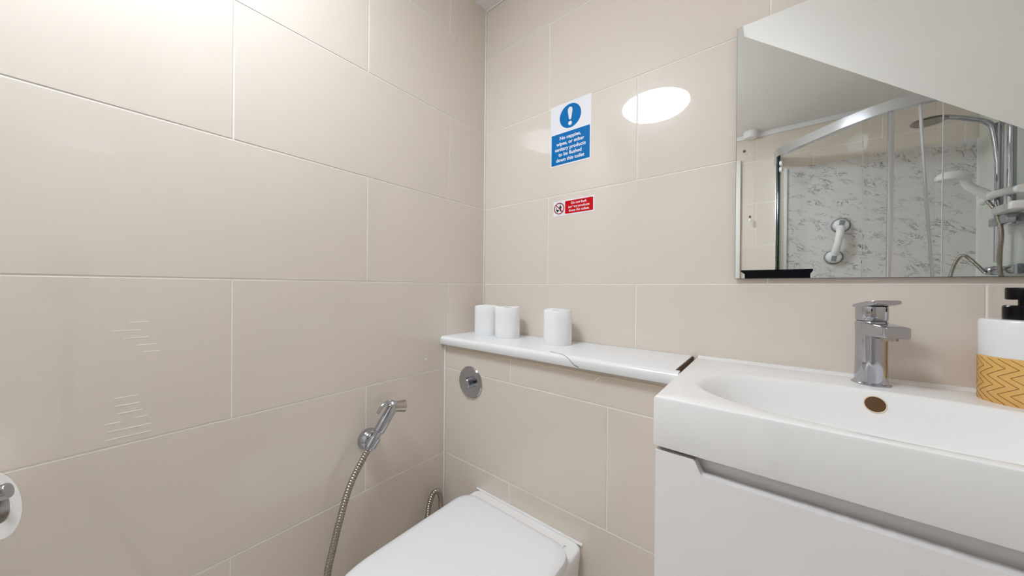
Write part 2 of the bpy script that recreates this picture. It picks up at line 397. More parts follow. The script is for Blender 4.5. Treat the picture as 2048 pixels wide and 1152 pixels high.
# ------------------------------------------------------------------ flush button
fb = thing('flush_button', (0.131, BY, 0.772), 'round chrome flush plate with push button on the boxing', 'flush button')
lathe('plate', [(0.0, 0), (0.052, 0), (0.0525, 0.003), (0.050, 0.006), (0.0, 0.0075)], (0.131, BY, 0.772), (0, -1, 0), 'chrome', fb, 48)
lathe('button', [(0.0, 0.006), (0.0185, 0.006), (0.0185, 0.026), (0.017, 0.028), (0.0, 0.0285)], (0.131, BY, 0.772), (0, -1, 0), 'chrome', fb, 40)

# ------------------------------------------------------------------ signs
def text(name, body, size, x, y, z, m, parent, align='CENTER', bold=0.0, space=1.0, ext=0.00025):
    cu = bpy.data.curves.new('text', 'FONT'); cu.body = body; cu.size = size; cu.align_x = align; cu.align_y = 'CENTER'
    cu.offset = bold; cu.space_line = space; cu.extrude = ext; cu.resolution_u = 3
    o = bpy.data.objects.new('text', cu); C.objects.link(o)
    dg = bpy.context.evaluated_depsgraph_get(); me = bpy.data.meshes.new_from_object(o.evaluated_get(dg))
    bpy.data.objects.remove(o); bpy.data.curves.remove(cu)
    og = org(parent)
    for v in me.vertices: v.co = Vector((x+v.co.x, y-v.co.z, z+v.co.y))-og
    me.name = name; me.materials.clear()
    return link(name, me, m, parent, False)
def circ(cx, cz, r, n=40, a0=0, a1=2*PI): return [(cx+r*math.cos(a0+(a1-a0)*i/n), cz+r*math.sin(a0+(a1-a0)*i/n)) for i in range(n)]
def rrect(x0, x1, z0, z1, r, n=5):
    P = []
    for cx, cz, a in ((x1-r, z1-r, 0), (x0+r, z1-r, PI/2), (x0+r, z0+r, PI), (x1-r, z0+r, 1.5*PI)):
        P += [(cx+r*math.cos(a+PI/2*i/n), cz+r*math.sin(a+PI/2*i/n)) for i in range(n+1)]
    return P
E1, E2, E3 = -0.0008, -0.0011, -0.0014
sg = thing('warning_sign', (0.385, 0, 1.497), 'blue and white mandatory sticker about nappies and wipes, above the red one', 'sign')
box('backing', (0.310, 0.460), (E1, 0), (1.497, 1.704), 'signw', sg)
box('blue_panel', (0.3145, 0.4555), (E2, E1), (1.502, 1.606), 'signb', sg)
prism('blue_disc', circ(0.385, 1.656, 0.0395), 'y', E2, E1, 'signb', sg)
ex = [(0.378, 1.6650), (0.3795, 1.646), (0.382, 1.6415), (0.388, 1.6415), (0.3905, 1.646), (0.392, 1.6650)]+circ(0.385, 1.676, 0.0093, 14, -0.15, PI+0.15)
ex = [(0.3765, 1.672), (0.3805, 1.6480), (0.3825, 1.6440), (0.385, 1.6430), (0.3875, 1.6440), (0.3895, 1.6480), (0.3935, 1.672), (0.3930, 1.6790), (0.3900, 1.6835), (0.385, 1.6852), (0.3800, 1.6835), (0.3770, 1.6790)]
prism('exclamation_bar', ex, 'y', E3, E2, 'signw', sg)
prism('exclamation_dot', circ(0.385, 1.6315, 0.0068, 20), 'y', E3, E2, 'signw', sg)
text('lettering', 'No nappies,\nwipes, or other\nsanitary products\nto be flushed\ndown this toilet', 0.0162, 0.385, E2, 1.553, 'signw', sg, bold=0.0004, space=1.12)
sr = thing('prohibition_sign', (0.398, 0, 1.329), 'small red and white no flushing sticker below the blue one', 'sign')
box('backing', (0.3235, 0.4725), (E1, 0), (1.329, 1.380), 'signw', sr)
prism('red_panel', rrect(0.369, 0.4685, 1.3335, 1.3755, 0.003), 'y', E2, E1, 'signr', sr)
bm = bmesh.new(); n = 40; cx, cz = 0.3465, 1.3545
ro, ri = circ(cx, cz, 0.0195), circ(cx, cz, 0.0165)
for yy in (E3,):
    A = [bm.verts.new((x, yy, z)) for x, z in ro]; B = [bm.verts.new((x, yy, z)) for x, z in ri]
    A2 = [bm.verts.new((x, E1, z)) for x, z in ro]; B2 = [bm.verts.new((x, E1, z)) for x, z in ri]
    for i in range(n):
        j = (i+1) % n
        bm.faces.new((A[i], A[j], B[j], B[i])); bm.faces.new((A[i], A[j], A2[j], A2[i])); bm.faces.new((B[i], B[j], B2[j], B2[i]))
finish(bm, 'prohibition_ring', 'signd', sr, False)
q = math.sqrt(0.5); L_, h_ = 0.018, 0.0014
prism('prohibition_slash', [(cx-L_*q-h_*q, cz+L_*q-h_*q), (cx+L_*q-h_*q, cz-L_*q-h_*q), (cx+L_*q+h_*q, cz-L_*q+h_*q), (cx-L_*q+h_*q, cz+L_*q+h_*q)], 'y', E3, E1, 'signd', sr)
prism('person_head', circ(cx+0.0045, cz+0.0105, 0.0019, 14), 'y', E2, E1, 'signk', sr)
prism('person_body', [(cx+0.0015, cz+0.0075), (cx+0.0075, cz+0.0075), (cx+0.0105, cz+0.000), (cx+0.0088, cz-0.0005), (cx+0.0070, cz+0.0035), (cx+0.0068, cz-0.0100), (cx+0.0046, cz-0.0100), (cx+0.0044, cz-0.003), (cx+0.0040, cz-0.0100), (cx+0.0022, cz-0.0100), (cx+0.0024, cz+0.0035), (cx-0.0005, cz-0.0005), (cx-0.0015, cz+0.0010)], 'y', E2, E1, 'signk', sr)
prism('toilet_symbol', [(cx-0.0120, cz+0.004), (cx-0.0100, cz+0.004), (cx-0.0092, cz-0.0035), (cx-0.001, cz-0.0035), (cx-0.0022, cz-0.0085), (cx-0.0044, cz-0.0095), (cx-0.0040, cz-0.0125), (cx-0.0082, cz-0.0125), (cx-0.0078, cz-0.0095), (cx-0.0112, cz-0.0060)], 'y', E2, E1, 'signk', sr)
text('lettering', 'Do not flush\nsanitary products\ndown the toilets', 0.0108, 0.4188, E2, 1.3545, 'signw', sr, bold=0.0002, space=1.12)
box('worn_patch', (0.3945, 0.4020), (E3-0.0002, E2), (1.3495, 1.3552), 'signr', sr)

# ------------------------------------------------------------------ mirror
MX0, MX1, MZ0, MZ1, MY = 0.8395, 1.345, 1.1125, 1.7150, -0.012
mi = thing('wall_mirror', (1.09, 0, MZ0), 'frameless rectangular wall mirror above the basin', 'mirror')
box('mirror_body', (MX0, MX1), (MY+0.0015, MY+0.006), (MZ0, MZ1), 'mback', mi)
box('mirror_glass', (MX0+0.0008, MX1-0.0008), (MY, MY+0.0015), (MZ0+0.0008, MZ1-0.0008), 'mirror', mi)
for x in (0.90, 1.28):
    box('mounting_pad', (x, x+0.03), (MY+0.006, -0.0005), (1.3, 1.5), 'mback', mi)

# ------------------------------------------------------------------ vanity: cabinet and basin
VX0, VX1, VY = 0.760, 1.350, -0.400
BT, BB = 0.913, 0.832
cab = thing('vanity_cabinet', (1.055, -0.19, 0), 'glossy white vanity drawer unit under the basin', 'cabinet')
box('side_panel', (VX0+0.004, VX0+0.020), (VY+0.020, -0.001), (0.10, 0.828), 'gloss', cab)
box('side_panel', (VX1-0.020, VX1-0.004), (VY+0.020, -0.001), (0.10, 0.828), 'gloss', cab)
box('bottom_panel', (VX0+0.020, VX1-0.020), (VY+0.020, -0.001), (0.10, 0.116), 'carc', cab)
box('rear_panel', (VX0+0.020, VX1-0.020), (-0.012, -0.001), (0.116, 0.74), 'carc', cab)
box('rail', (VX0+0.020, VX1-0.020), (VY+0.026, VY+0.040), (0.70, 0.828), 'gloss', cab)
box('plinth', (VX0+0.03, VX1-0.03), (VY+0.06, -0.02), (0.0, 0.10), 'carc', cab)
gx0, gx1, gt, gb = 0.823, 1.287, 0.8265, 0.8065
def ez(t): return t*t*(3-2*t)
notch = [(VX0+0.003, 0.475), (VX0+0.003, gt), (gx0-0.006, gt)]
notch += [(gx0-0.006+0.013*i/10, gt-(gt-gb)*ez(i/10)) for i in range(1, 11)]
rr_ = random.Random(3)
notch += [(gx0+0.007+(gx1-gx0-0.014)*i/70, gb+(0.0004*rr_.random() if i % 3 else 0.0009*rr_.random())) for i in range(1, 70)]
notch += [(gx1-0.007+0.013*i/10, gb+(gt-gb)*ez(i/10)) for i in range(11)]
notch += [(VX1-0.003, gt), (VX1-0.003, 0.475)]
prism('drawer_front', notch, 'y', VY+0.001, VY+0.019, 'gloss', cab)
box('drawer_front', (VX0+0.003, VX1-0.003), (VY+0.001, VY+0.019), (0.105, 0.470), 'gloss', cab, 0.001)

bas = thing('basin', (1.055, -0.2, BB), 'white ceramic inset basin with overflow hole on the vanity cabinet', 'basin')
bcx, bcy, ba, bb = 1.055, -0.2475, 0.249, 0.1295
corner = [math.atan2(y-bcy, x-bcx) for x in (VX0, VX1) for y in (VY, 0.0)]
angs = sorted([-PI+2*PI*i/116 for i in range(116)]+corner)
angs = [a for i, a in enumerate(angs) if i == 0 or a-angs[i-1] > 1e-4]
def rect_ring(x0, x1, y0, y1, z):
    out = []
    for a in angs:
        c, s = math.cos(a), math.sin(a); t = 1e9
        if c > 1e-9: t = min(t, (VX1-bcx)/c)
        if c < -1e-9: t = min(t, (VX0-bcx)/c)
        if s > 1e-9: t = min(t, (0-bcy)/s)
        if s < -1e-9: t = min(t, (VY-bcy)/s)
        x, y = bcx+c*t, bcy+s*t
        out.append((min(max(x, x0), x1), min(max(y, y0), y1), z))
    return out
def bowl_ring(s, z, dy=0.0, e=2.35):
    out = []
    for a in angs:
        c, sn = math.cos(a)/ba, math.sin(a)/bb
        r = (abs(c)**e+abs(sn)**e)**(-1/e)*s
        out.append((bcx+r*math.cos(a), bcy+dy+r*math.sin(a), z))
    return out
i_ = 0.0035
rings = [rect_ring(VX0+0.004, VX1-0.004, VY+0.004, 0-0.0005, BB), rect_ring(VX0+0.0008, VX1-0.0008, VY+0.0008, -0.0005, BB+0.0015), rect_ring(VX0, VX1, VY, -0.0005, BB+0.006), rect_ring(VX0, VX1, VY, -0.0005, BT-0.004),
         rect_ring(VX0+0.0012, VX1-0.0012, VY+0.0012, -0.0005, BT-0.0012), rect_ring(VX0+0.004, VX1-0.004, VY+0.004, -0.0005, BT)]
rings += [bowl_ring(1.05, BT-0.0003), bowl_ring(1.02, BT-0.0012), bowl_ring(1.0, BT-0.0030), bowl_ring(0.978, BT-0.0075), bowl_ring(0.945, BT-0.0155), bowl_ring(0.905, BT-0.0275), bowl_ring(0.86, BT-0.042), bowl_ring(0.79, BT-0.060), bowl_ring(0.69, BT-0.078), bowl_ring(0.54, BT-0.092), bowl_ring(0.36, BT-0.101), bowl_ring(0.12, BT-0.104)]
loft('basin_body', rings, 'ceramic', bas, cap0=False)
prism('rear_lip', [(-0.0005, BT-0.002), (-0.0005, BT+0.0035), (-0.004, BT+0.0045), (-0.009, BT+0.0035), (-0.014, BT+0.0015), (-0.024, BT-0.0003), (-0.026, BT-0.002)], 'x', VX0+0.004, VX1-0.002, 'ceramic', bas, smooth=True)
oc = Vector((1.050, bcy+bb*0.9215, BT-0.0225)); od = Vector((0, -0.918, 0.397))
lathe('overflow_ring', [(0.0128, -0.004), (0.0128, 0.0014), (0.0138, 0.0019), (0.0146, 0.0008), (0.0146, -0.004)], oc, od, 'caulk', bas, 32)
tag(lathe('overflow_hole', [(0.0, 0.0010), (0.0130, 0.0010), (0.0130, -0.003), (0, -0.003)], oc, od, 'rust', bas, 32), 'rusty brown overflow hole')
lathe('waste', [(0.0, 0.004), (0.026, 0.004), (0.030, 0.001), (0.030, -0.004), (0, -0.004)], (bcx, bcy, BT-0.104), (0, 0, 1), 'chrome', bas, 32)

# ------------------------------------------------------------------ basin tap (local: spout towards -y)
tap = thing('basin_tap', (1.0555, -0.062, BT-0.0003), 'chrome single lever mixer tap at the back of the basin', 'tap', rotz=math.radians(24))
def rr_ring(a, b, z, y=0.0, e=3.2, n=40): return superell(0, y, a, b, z, n, e)
loft('tap_base', [rr_ring(0.0235, 0.0265, 0.0, e=2.6), rr_ring(0.0235, 0.0265, 0.0022, e=2.6), rr_ring(0.0205, 0.0235, 0.0042, e=2.6), rr_ring(0.0198, 0.0225, 0.0056, e=2.6)], 'chrome', tap, True)
loft('tap_body', [rr_ring(0.0196, 0.0225, 0.0050, e=2.6), rr_ring(0.0188, 0.0215, 0.05, e=2.6), rr_ring(0.0190, 0.0215, 0.09, e=2.6), rr_ring(0.0196, 0.0220, 0.115, e=2.6), rr_ring(0.0188, 0.0212, 0.1170, e=2.6)], 'chrome', tap, True)
sp = []
for y, a, z0, z1 in ((-0.008, 0.0190, 0.090, 0.1160), (-0.025, 0.0188, 0.0905, 0.1150), (-0.045, 0.0182, 0.0915, 0.1130), (-0.0555, 0.0178, 0.0920, 0.1115), (-0.057, 0.0168, 0.0930, 0.1105)):
    c_, h2 = (z0+z1)/2, (z1-z0)/2
    sp.append([(a*math.copysign(abs(math.cos(t))**(2/9), math.cos(t)), y, c_+h2*math.copysign(abs(math.sin(t))**(2/9), math.sin(t))) for t in (2*PI*(i+0.5)/40 for i in range(40))])
loft('spout', sp, 'chrome', tap, True)
lathe('aerator', [(0.0, 0), (0.0095, 0), (0.0105, 0.004), (0.0105, 0.008), (0, 0.008)], (0, -0.040, 0.0865), (0, 0, 1), 'steel', tap, 24, True)
loft('tap_neck', [rr_ring(0.0172, 0.0195, 0.1160, e=2.6), rr_ring(0.0172, 0.0195, 0.1200, e=2.6)], 'mback', tap, True)
hnd = loft('handle', [rr_ring(0.0185, 0.0208, 0.1190, e=2.6), rr_ring(0.0192, 0.0215, 0.1205, e=2.6), rr_ring(0.0195, 0.0215, 0.1420, e=2.6), rr_ring(0.0188, 0.0210, 0.1450, e=2.6)], 'chrome', tap, True)
lv = []
for y, a, z0, z1 in ((0.0215, 0.0165, 0.1425, 0.1455), (0.0150, 0.0188, 0.1425, 0.1490), (-0.005, 0.0192, 0.1430, 0.1535), (-0.022, 0.0188, 0.1465, 0.1560), (-0.036, 0.0180, 0.1500, 0.1572), (-0.038, 0.0172, 0.1510, 0.1566)):
    c_, h2 = (z0+z1)/2, (z1-z0)/2
    lv.append([(a*math.copysign(abs(math.cos(t))**(2/7), math.cos(t)), y, c_+h2*math.copysign(abs(math.sin(t))**(2/7), math.sin(t))) for t in (2*PI*(i+0.5)/32 for i in range(32))])
loft('lever', lv, 'chrome', tap, True)
lathe('indicator_screw', [(0.0, 0.0), (0.0042, 0.0), (0.0042, 0.0018), (0.003, 0.0028), (0, 0.0022)], (-0.0142, -0.0168, 0.1325), (-0.62, -0.78, 0), 'steel', tap, 20, True)

# ------------------------------------------------------------------ soap dispenser
SPX, SPY, SPZ = 1.2175, -0.066, BT-0.0003
so = thing('soap_dispenser', (SPX, SPY, SPZ), 'round white soap dispenser with carved bamboo sleeve and black pump', 'soap dispenser')
R_ = 0.0425
lathe('bottle', [(0.0, 0.002), (R_-0.002, 0.002), (R_-0.001, 0.072), (R_-0.0004, 0.0725), (R_, 0.074), (R_, 0.1275), (R_-0.002, 0.1305), (0.022, 0.1310), (0.0, 0.1310)], (SPX, SPY, SPZ), (0, 0, 1), 'seat', so, 64)
slv = lathe('bamboo_sleeve', [(0.0, 0.0), (R_-0.001, 0.0), (R_+0.0004, 0.002), (R_+0.0004, 0.071), (R_-0.0006, 0.0722), (R_-0.003, 0.0722)], (SPX, SPY, SPZ), (0, 0, 1), 'bamboo', so, 64)
bm = bmesh.new()                              # burnt chevron lines, thin bars wrapped round the sleeve
def wrap(s, z, dr): a = s/R_; return Vector((SPX+(R_+dr)*math.cos(a), SPY+(R_+dr)*math.sin(a), SPZ+z))
NL = 22; pitch = 2*PI*R_/NL; run = 0.0195; bandh = 0.0138
for band in range(5):
    z0_ = 0.0014+band*bandh; t = 0.00042; K = 6
    sgn, off = (-1, 0.0) if band % 2 == 0 else (1, -run)
    for k in range(NL):
        top = []; bot = []
        for i in range(K+1):
            s_ = k*pitch+off+sgn*run*i/K; z = z0_+bandh*i/K
            top.append(wrap(s_, z+t, 0.0007)); bot.append(wrap(s_, z-t, 0.0007))
        A = [bm.verts.new(p) for p in top]; B = [bm.verts.new(p) for p in bot]
        for i in range(K): bm.faces.new((A[i], A[i+1], B[i+1], B[i]))
o = finish(bm, 'carved_lines', 'burnt', so, False)
o['kind'] = 'stuff'
lathe('pump_collar', [(0.0, 0.1305), (0.020, 0.1305), (0.0205, 0.132), (0.0205, 0.151), (0.019, 0.153), (0.0, 0.153)], (SPX, SPY, SPZ), (0, 0, 1), 'black', so, 40)
lathe('pump_stem', [(0.0, 0.152), (0.0065, 0.152), (0.0065, 0.164), (0, 0.164)], (SPX, SPY, SPZ), (0, 0, 1), 'black', so, 24)
prism('pump_head', [(SPX+0.018*math.cos(t), SPY+0.018*math.sin(t)) for t in (2*PI*i/40 for i in range(40))], 'z', SPZ+0.162, SPZ+0.181, 'black', so, bevel=0.0015)
tube('pump_spout', [(SPX, SPY, SPZ+0.173), (SPX+0.03, SPY-0.006, SPZ+0.173), (SPX+0.048, SPY-0.0095, SPZ+0.169)], 0.0055, 'black', so, 14)

# ------------------------------------------------------------------ toilet
TX = 0.352
toi = thing('toilet', (TX, -0.45, 0), 'white back to wall toilet with its lid down', 'toilet')
def dring(hw, yb, yf, z, rc=0.03, n_s=10, n_c=6, n_f=28, e=2.3, k=0.42, TX=0.352):
    """D outline: straight back with rounded corners at yb, curved front at yf"""
    P = []; ym = yb-(yb-yf)*k
    for i in range(n_c+1):
        a = PI/2*i/n_c; P.append((TX+hw-rc+rc*math.cos(PI/2-a+0) if False else TX+hw-rc+rc*math.sin(a), yb-rc+rc*math.cos(a), z))
    for i in range(1, n_s): P.append((TX+hw, yb-rc+(ym-yb+rc)*i/n_s, z))
    for i in range(n_f+1):
        a = PI*i/n_f; c, s = math.cos(a), math.sin(a)
        P.append((TX+hw*math.copysign(abs(c)**(2/e), c), ym-(ym-yf)*abs(s)**(2/e), z))
    for i in range(1, n_s): P.append((TX-hw, ym+(yb-rc-ym)*i/n_s, z))
    for i in range(n_c+1):
        a = PI/2*i/n_c; P.append((TX-hw+rc-rc*math.cos(a), yb-rc+rc*math.sin(a), z))
    return P
TB = BY-0.0005
loft('pan', [dring(0.155, TB, -0.62, 0.0, 0.012), dring(0.158, TB, -0.635, 0.02, 0.012), dring(0.165, TB, -0.66, 0.18, 0.014), dring(0.178, TB, -0.70, 0.33, 0.016), dring(0.186, TB, -0.715, 0.40, 0.018), dring(0.187, TB, -0.716, 0.424, 0.018), dring(0.1855, TB-0.0008, -0.7145, 0.4295, 0.018), dring(0.182, TB-0.003, -0.711, 0.4325, 0.018), dring(0.176, TB-0.006, -0.705, 0.4335, 0.018)], 'ceramic', toi)
LB = -0.262
KW = dict(k=0.62, e=2.5, TX=0.3655)
loft('seat', [dring(0.173, LB-0.004, -0.725, 0.434, 0.045, **KW), dring(0.177, LB, -0.729, 0.436, 0.045, **KW), dring(0.177, LB, -0.729, 0.447, 0.045, **KW), dring(0.174, LB-0.003, -0.726, 0.449, 0.045, **KW)], 'seat', toi)
loft('lid', [dring(a-0.0045, LB+b, -0.733+c, z, r, **KW) for a, b, c, z, r in ((0.183, -0.002, 0.004, 0.4475, 0.048), (0.187, 0.002, 0, 0.450, 0.048), (0.1875, 0.002, 0, 0.456, 0.048), (0.185, 0, 0.002, 0.4635, 0.048), (0.178, -0.007, 0.009, 0.4685, 0.045), (0.165, -0.018, 0.02, 0.4712, 0.04), (0.12, -0.06, 0.07, 0.4735, 0.03), (0.05, -0.13, 0.17, 0.4742, 0.02))], 'seat', toi)
for x in (TX-0.075, TX+0.075):
    lathe('hinge', [(0.0, 0), (0.0, 0.0), (0.009, 0.0), (0.009, 0.04), (0, 0.04)], (x-0.02, LB+0.006, 0.445), (1, 0, 0), 'seat', toi, 16)
tube('silicone_seal', [(TX-0.186, BY-0.001, 0.4335), (TX, BY-0.0012, 0.4345), (TX+0.186, BY-0.001, 0.4335)], 0.0035, 'silicone', toi, 8)
# small printed mark on the deck: a square with a cross stroke and a tail
bm = bmesh.new(); mx_, my_ = TX+0.150, -0.232
for (x0, x1, y0, y1) in ((0, 0.006, 0.005, 0.0058), (0, 0.006, 0.002, 0.0028), (0, 0.0008, -0.003, 0.0058), (0.0052, 0.006, 0.002, 0.0058), (0, 0.006, -0.003, -0.0022), (0.0026, 0.0034, 0.002, 0.0058)):
    add_box(bm, (mx_+x0, mx_+x1), (my_+y0, my_+y1), (0.4330, 0.43375))
finish(bm, 'printed_mark', 'greyp', toi, False)

# ------------------------------------------------------------------ bidet spray, holder and hose
bh = thing('spray_holder', (0.0, -0.487, 0.645), 'domed chrome wall holder carrying the hand spray', 'holder')
lathe('rose', [(0.0, 0), (0.0295, 0), (0.030, 0.004), (0.0285, 0.013), (0.024, 0.023), (0.015, 0.031), (0.0, 0.034)], (0, -0.481, 0.648), (1, 0, 0), 'chrome', bh, 36)
sd = Vector((0.0, 0.073, 0.098)).normalized()        # handle direction, along the wall
hb = Vector((0.046, -0.490, 0.655))
bm = bmesh.new(); add_lathe(bm, [(0.0118, -0.014), (0.0150, -0.014), (0.0160, 0.012), (0.0130, 0.012), (0.0118, -0.014)], hb, sd, 24); finish(bm, 'cradle', 'chrome', bh)
hs = thing('bidet_spray', hb, 'chrome trigger hand spray hanging on the left wall beside the toilet', 'hand spray')
lathe('lower_grip', [(0.0, -0.022), (0.009, -0.022), (0.0108, -0.012), (0.0112, 0.026), (0.0102, 0.029), (0, 0.029)], hb, sd, 'chrome', hs, 24)
lathe('grip', [(0.0, 0.028), (0.0140, 0.028), (0.0152, 0.031), (0.0155, 0.075), (0.0160, 0.098), (0.0150, 0.110), (0.011, 0.117), (0, 0.119)], hb, sd, 'chrome', hs, 28)
hp = hb+sd*0.101; nd = Vector((0.35, 0.93, -0.10)).normalized()
lathe('spray_head', [(0.0, -0.012), (0.012, -0.012), (0.0155, 0.0), (0.0160, 0.020), (0.0172, 0.026), (0.0178, 0.032), (0.0165, 0.0360), (0, 0.0365)], hp, nd, 'chrome_dull', hs, 28)
fc = lathe('spray_face', [(0.0, 0.0362), (0.0125, 0.0362), (0.0125, 0.0374), (0, 0.0376)], hp, nd, 'steel', hs, 24)
tg = sd.cross(Vector((1, 0, 0))).normalized(); tg = tg if tg.y < 0 else -tg
tube('trigger', [hp+tg*0.004+sd*0.006, hp+tg*0.024+sd*0.003, hp+tg*0.033-sd*0.010, hp+tg*0.034-sd*0.034], lambda i: (0.0055, 0.006, 0.0052, 0.0045)[i], 'chrome', hs, 12)
he = hb-sd*0.021
ribbed('spray_hose', [he, he-sd*0.025, (0.048, -0.553, 0.563), (0.048, -0.578, 0.487), (0.048, -0.595, 0.421), (0.048, -0.607, 0.366), (0.05, -0.612, 0.26), (0.055, -0.585, 0.165), (0.06, -0.52, 0.125), (0.06, -0.44, 0.145), (0.05, -0.36, 0.225), (0.035, -0.300, 0.315), (0.030, -0.285, 0.362), (0.030, -0.272, 0.392), (0.030, -0.258, 0.398), (0.030, -0.244, 0.388), (0.030, -0.236, 0.36), (0.030, -0.234, 0.31)], 0.0090, 'hose', hs)
vl = thing('angle_valve', (0.03, BY, 0.29), 'small chrome supply valve on the boxing behind the toilet', 'valve')
tube('valve_body', [(0.030, BY, 0.29), (0.030, BY-0.037, 0.29), (0.030, BY-0.037, 0.312)], 0.011, 'chrome', vl, 16)
lathe('valve_knob', [(0, 0), (0.012, 0), (0.013, 0.012), (0, 0.014)], (0.030, BY-0.037, 0.279), (0, 0, -1), 'chrome', vl, 16)

# ------------------------------------------------------------------ toilet paper holder on the left wall
pa = Vector((-0.25, -0.933, -0.259)).normalized(); p0 = Vector((0.095, -1.0370, 0.8044)); p1 = p0+pa*0.125
ph = thing('paper_holder', (0.0, p1.y, p1.z), 'chrome toilet paper bar on the left wall', 'paper holder')
tube('bar', [p0, p0+pa*0.0012, p1], lambda i: (0.0098, 0.0105, 0.0105)[i], 'chrome', ph, 28)
tube('bracket', [p1-pa*0.006, (0.0, p1.y, p1.z)], 0.0085, 'chrome', ph, 20)
lathe('wall_plate', [(0.0, 0), (0.025, 0), (0.025, 0.006), (0, 0.008)], (0, p1.y, p1.z), (1, 0, 0), 'chrome', ph, 32)
pc_ = p0+pa*0.0135-(Vector((0, 0, 1))-pa*pa.z).normalized()*0.0140
pr_ = thing('paper_roll', pc_, 'part used toilet roll hanging on the chrome bar', 'toilet roll')
lathe('paper', [(0.0250, 0), (0.045, 0), (0.0465, 0.002), (0.0465, 0.090), (0.045, 0.092), (0.0250, 0.092)], pc_, pa, 'paper', pr_, 56, closed=True)
lathe('core', [(0.0252, 0.001), (0.0244, 0.001), (0.0244, 0.091), (0.0252, 0.091)], pc_, pa, 'card', pr_, 36, closed=True)

# ------------------------------------------------------------------ scratches on the left wall tile
for (y0, y1, z, dz) in ((-0.928, -0.905, 1.0178, 0.0), (-0.947, -0.915, 1.0035, 0.0), (-0.935, -0.905, 0.9895, 0.0), (-0.918, -0.895, 0.9755, 0.0), (-0.912, -0.890, 0.9620, 0.0),
                     (-0.945, -0.918, 0.8840, 0.0), (-0.944, -0.915, 0.8700, 0.0), (-0.941, -0.912, 0.8560, 0.0), (-0.957, -0.937, 0.8410, 0.0), (-0.921, -0.905, 0.8430, 0.0), (-0.952, -0.900, 0.8270, 0.0), (-0.954, -0.900, 0.8130, 0.0)):
    box('scratch', (-0.0002, 0.0003), (y0, y1), (z-0.0007, z+0.0005), 'scratch', wall_left)

# ------------------------------------------------------------------ shower (seen in the mirror)
tray = thing('shower_tray', (1.36, -1.66, 0), 'white quadrant shower tray in the far corner', 'shower tray')
path2 = [(0.935, -1.944), (0.938, -1.80), (0.975, -1.740), (1.035, -1.672), (1.120, -1.590), (1.225, -1.490), (1.345, -1.415), (1.469, -1.392), (1.60, -1.388), (1.764, -1.388)]
cur = [(p.x, p.y) for p in catmull([(x, y, 0) for x, y in path2], 8)]
prism('tray_body', [(x-0.0, y+0.02) for x, y in cur]+[(1.764, -1.946), (0.935, -1.946)], 'z', 0.001, 0.10, 'wplast', tray)
mp_ = box('wall_panel', (0.990, W_-0.012), (-D_, -D_+0.008), (0.10, 1.902), 'marble', None, base=(1.38, -D_, 0.10))
tag(mp_, 'grey veined marble effect panel on the shower wall', 'wall panel')
mp2 = box('wall_panel', (W_-0.008, W_), (-D_+0.012, -1.36), (0.10, 2.05), 'panelw', None, base=(W_, -1.65, 0.10))
tag(mp2, 'plain pale panel behind the shower rail', 'wall panel')
struct(box('trim_6', (W_-0.014, W_-0.0005), (-D_+0.0005, -D_+0.014), (0.10, 1.90), 'wplast', bevel=0.002))
def strip_along(name, poly, th, z0, z1, m, parent):
    """vertical wall of thickness th following a plan polyline"""
    bm = bmesh.new(); n = len(poly); rg = []
    for i, (x, y) in enumerate(poly):
        a = poly[max(i-1, 0)]; b = poly[min(i+1, n-1)]; d = Vector((b[0]-a[0], b[1]-a[1])).normalized(); nx, ny = -d.y*th/2, d.x*th/2
        rg.append([(x+nx, y+ny, z0), (x-nx, y-ny, z0), (x-nx, y-ny, z1), (x+nx, y+ny, z1)])
    add_loft(bm, rg); return finish(bm, name, m, parent, True)
enc = thing('shower_enclosure', (1.36, -1.66, 0.10), 'curved glass shower enclosure with silver rails', 'shower enclosure')
strip_along('top_rail', cur, 0.032, 1.945, 1.995, 'alu', enc)
strip_along('bottom_rail', cur, 0.032, 0.10, 0.135, 'alu', enc)
box('wall_profile', (0.974, 0.990), (-D_, -D_+0.022), (0.10, 1.905), 'wplast', enc, 0.003)
box('wall_profile', (W_-0.032, W_-0.008), (-1.404, -1.372), (0.10, 1.995), 'alu', enc, 0.003)
i1, i2, i3 = 12, 45, 58
strip_along('fixed_panel', cur[1:i1], 0.006, 0.13, 1.95, 'glass', enc)
strip_along('sliding_door', [(x, y) for x, y in cur[i1:i2]], 0.006, 0.13, 1.95, 'glass', enc)
strip_along('sliding_door', [(x, y-0.012) for x, y in cur[i2-2:i3]], 0.006, 0.13, 1.95, 'glass', enc)
strip_along('fixed_panel', cur[i3:-1], 0.006, 0.13, 1.95, 'glass', enc)
box('glass_edge', (0.930, 0.9365), (-1.800, -1.786), (0.13, 1.95), 'gedge', enc)
box('wall_profile', (0.928, 0.946), (-D_, -D_+0.016), (0.10, 1.995), 'alu', enc, 0.003)
x, y = 1.350, -1.412
box('door_profile', (x-0.008, x+0.012), (y-0.012, y+0.010), (0.135, 1.95), 'alu', enc, 0.003)
x, y = 1.503, -1.391
box('glass_edge', (x-0.0015, x+0.0015), (y-0.004, y+0.004), (0.13, 1.95), 'seal', enc)
bm = bmesh.new()
add_tube(bm, [(1.440, -1.408, 1.945), (1.455, -1.408, 1.60), (1.482, -1.408, 1.15), (1.490, -1.408, 0.9)], 0.006, 8)
tag(finish(bm, 'door_seal', 'seal', enc), 'loose leaning door seal strip')
for z in (1.90, 1.86):
    lathe('door_roller', [(0, 0), (0.016, 0), (0.016, 0.012), (0, 0.012)], (cur[i1-2][0]+0.004, cur[i1-2][1], z), (1, 0.3, 0), 'wplast', enc, 20)

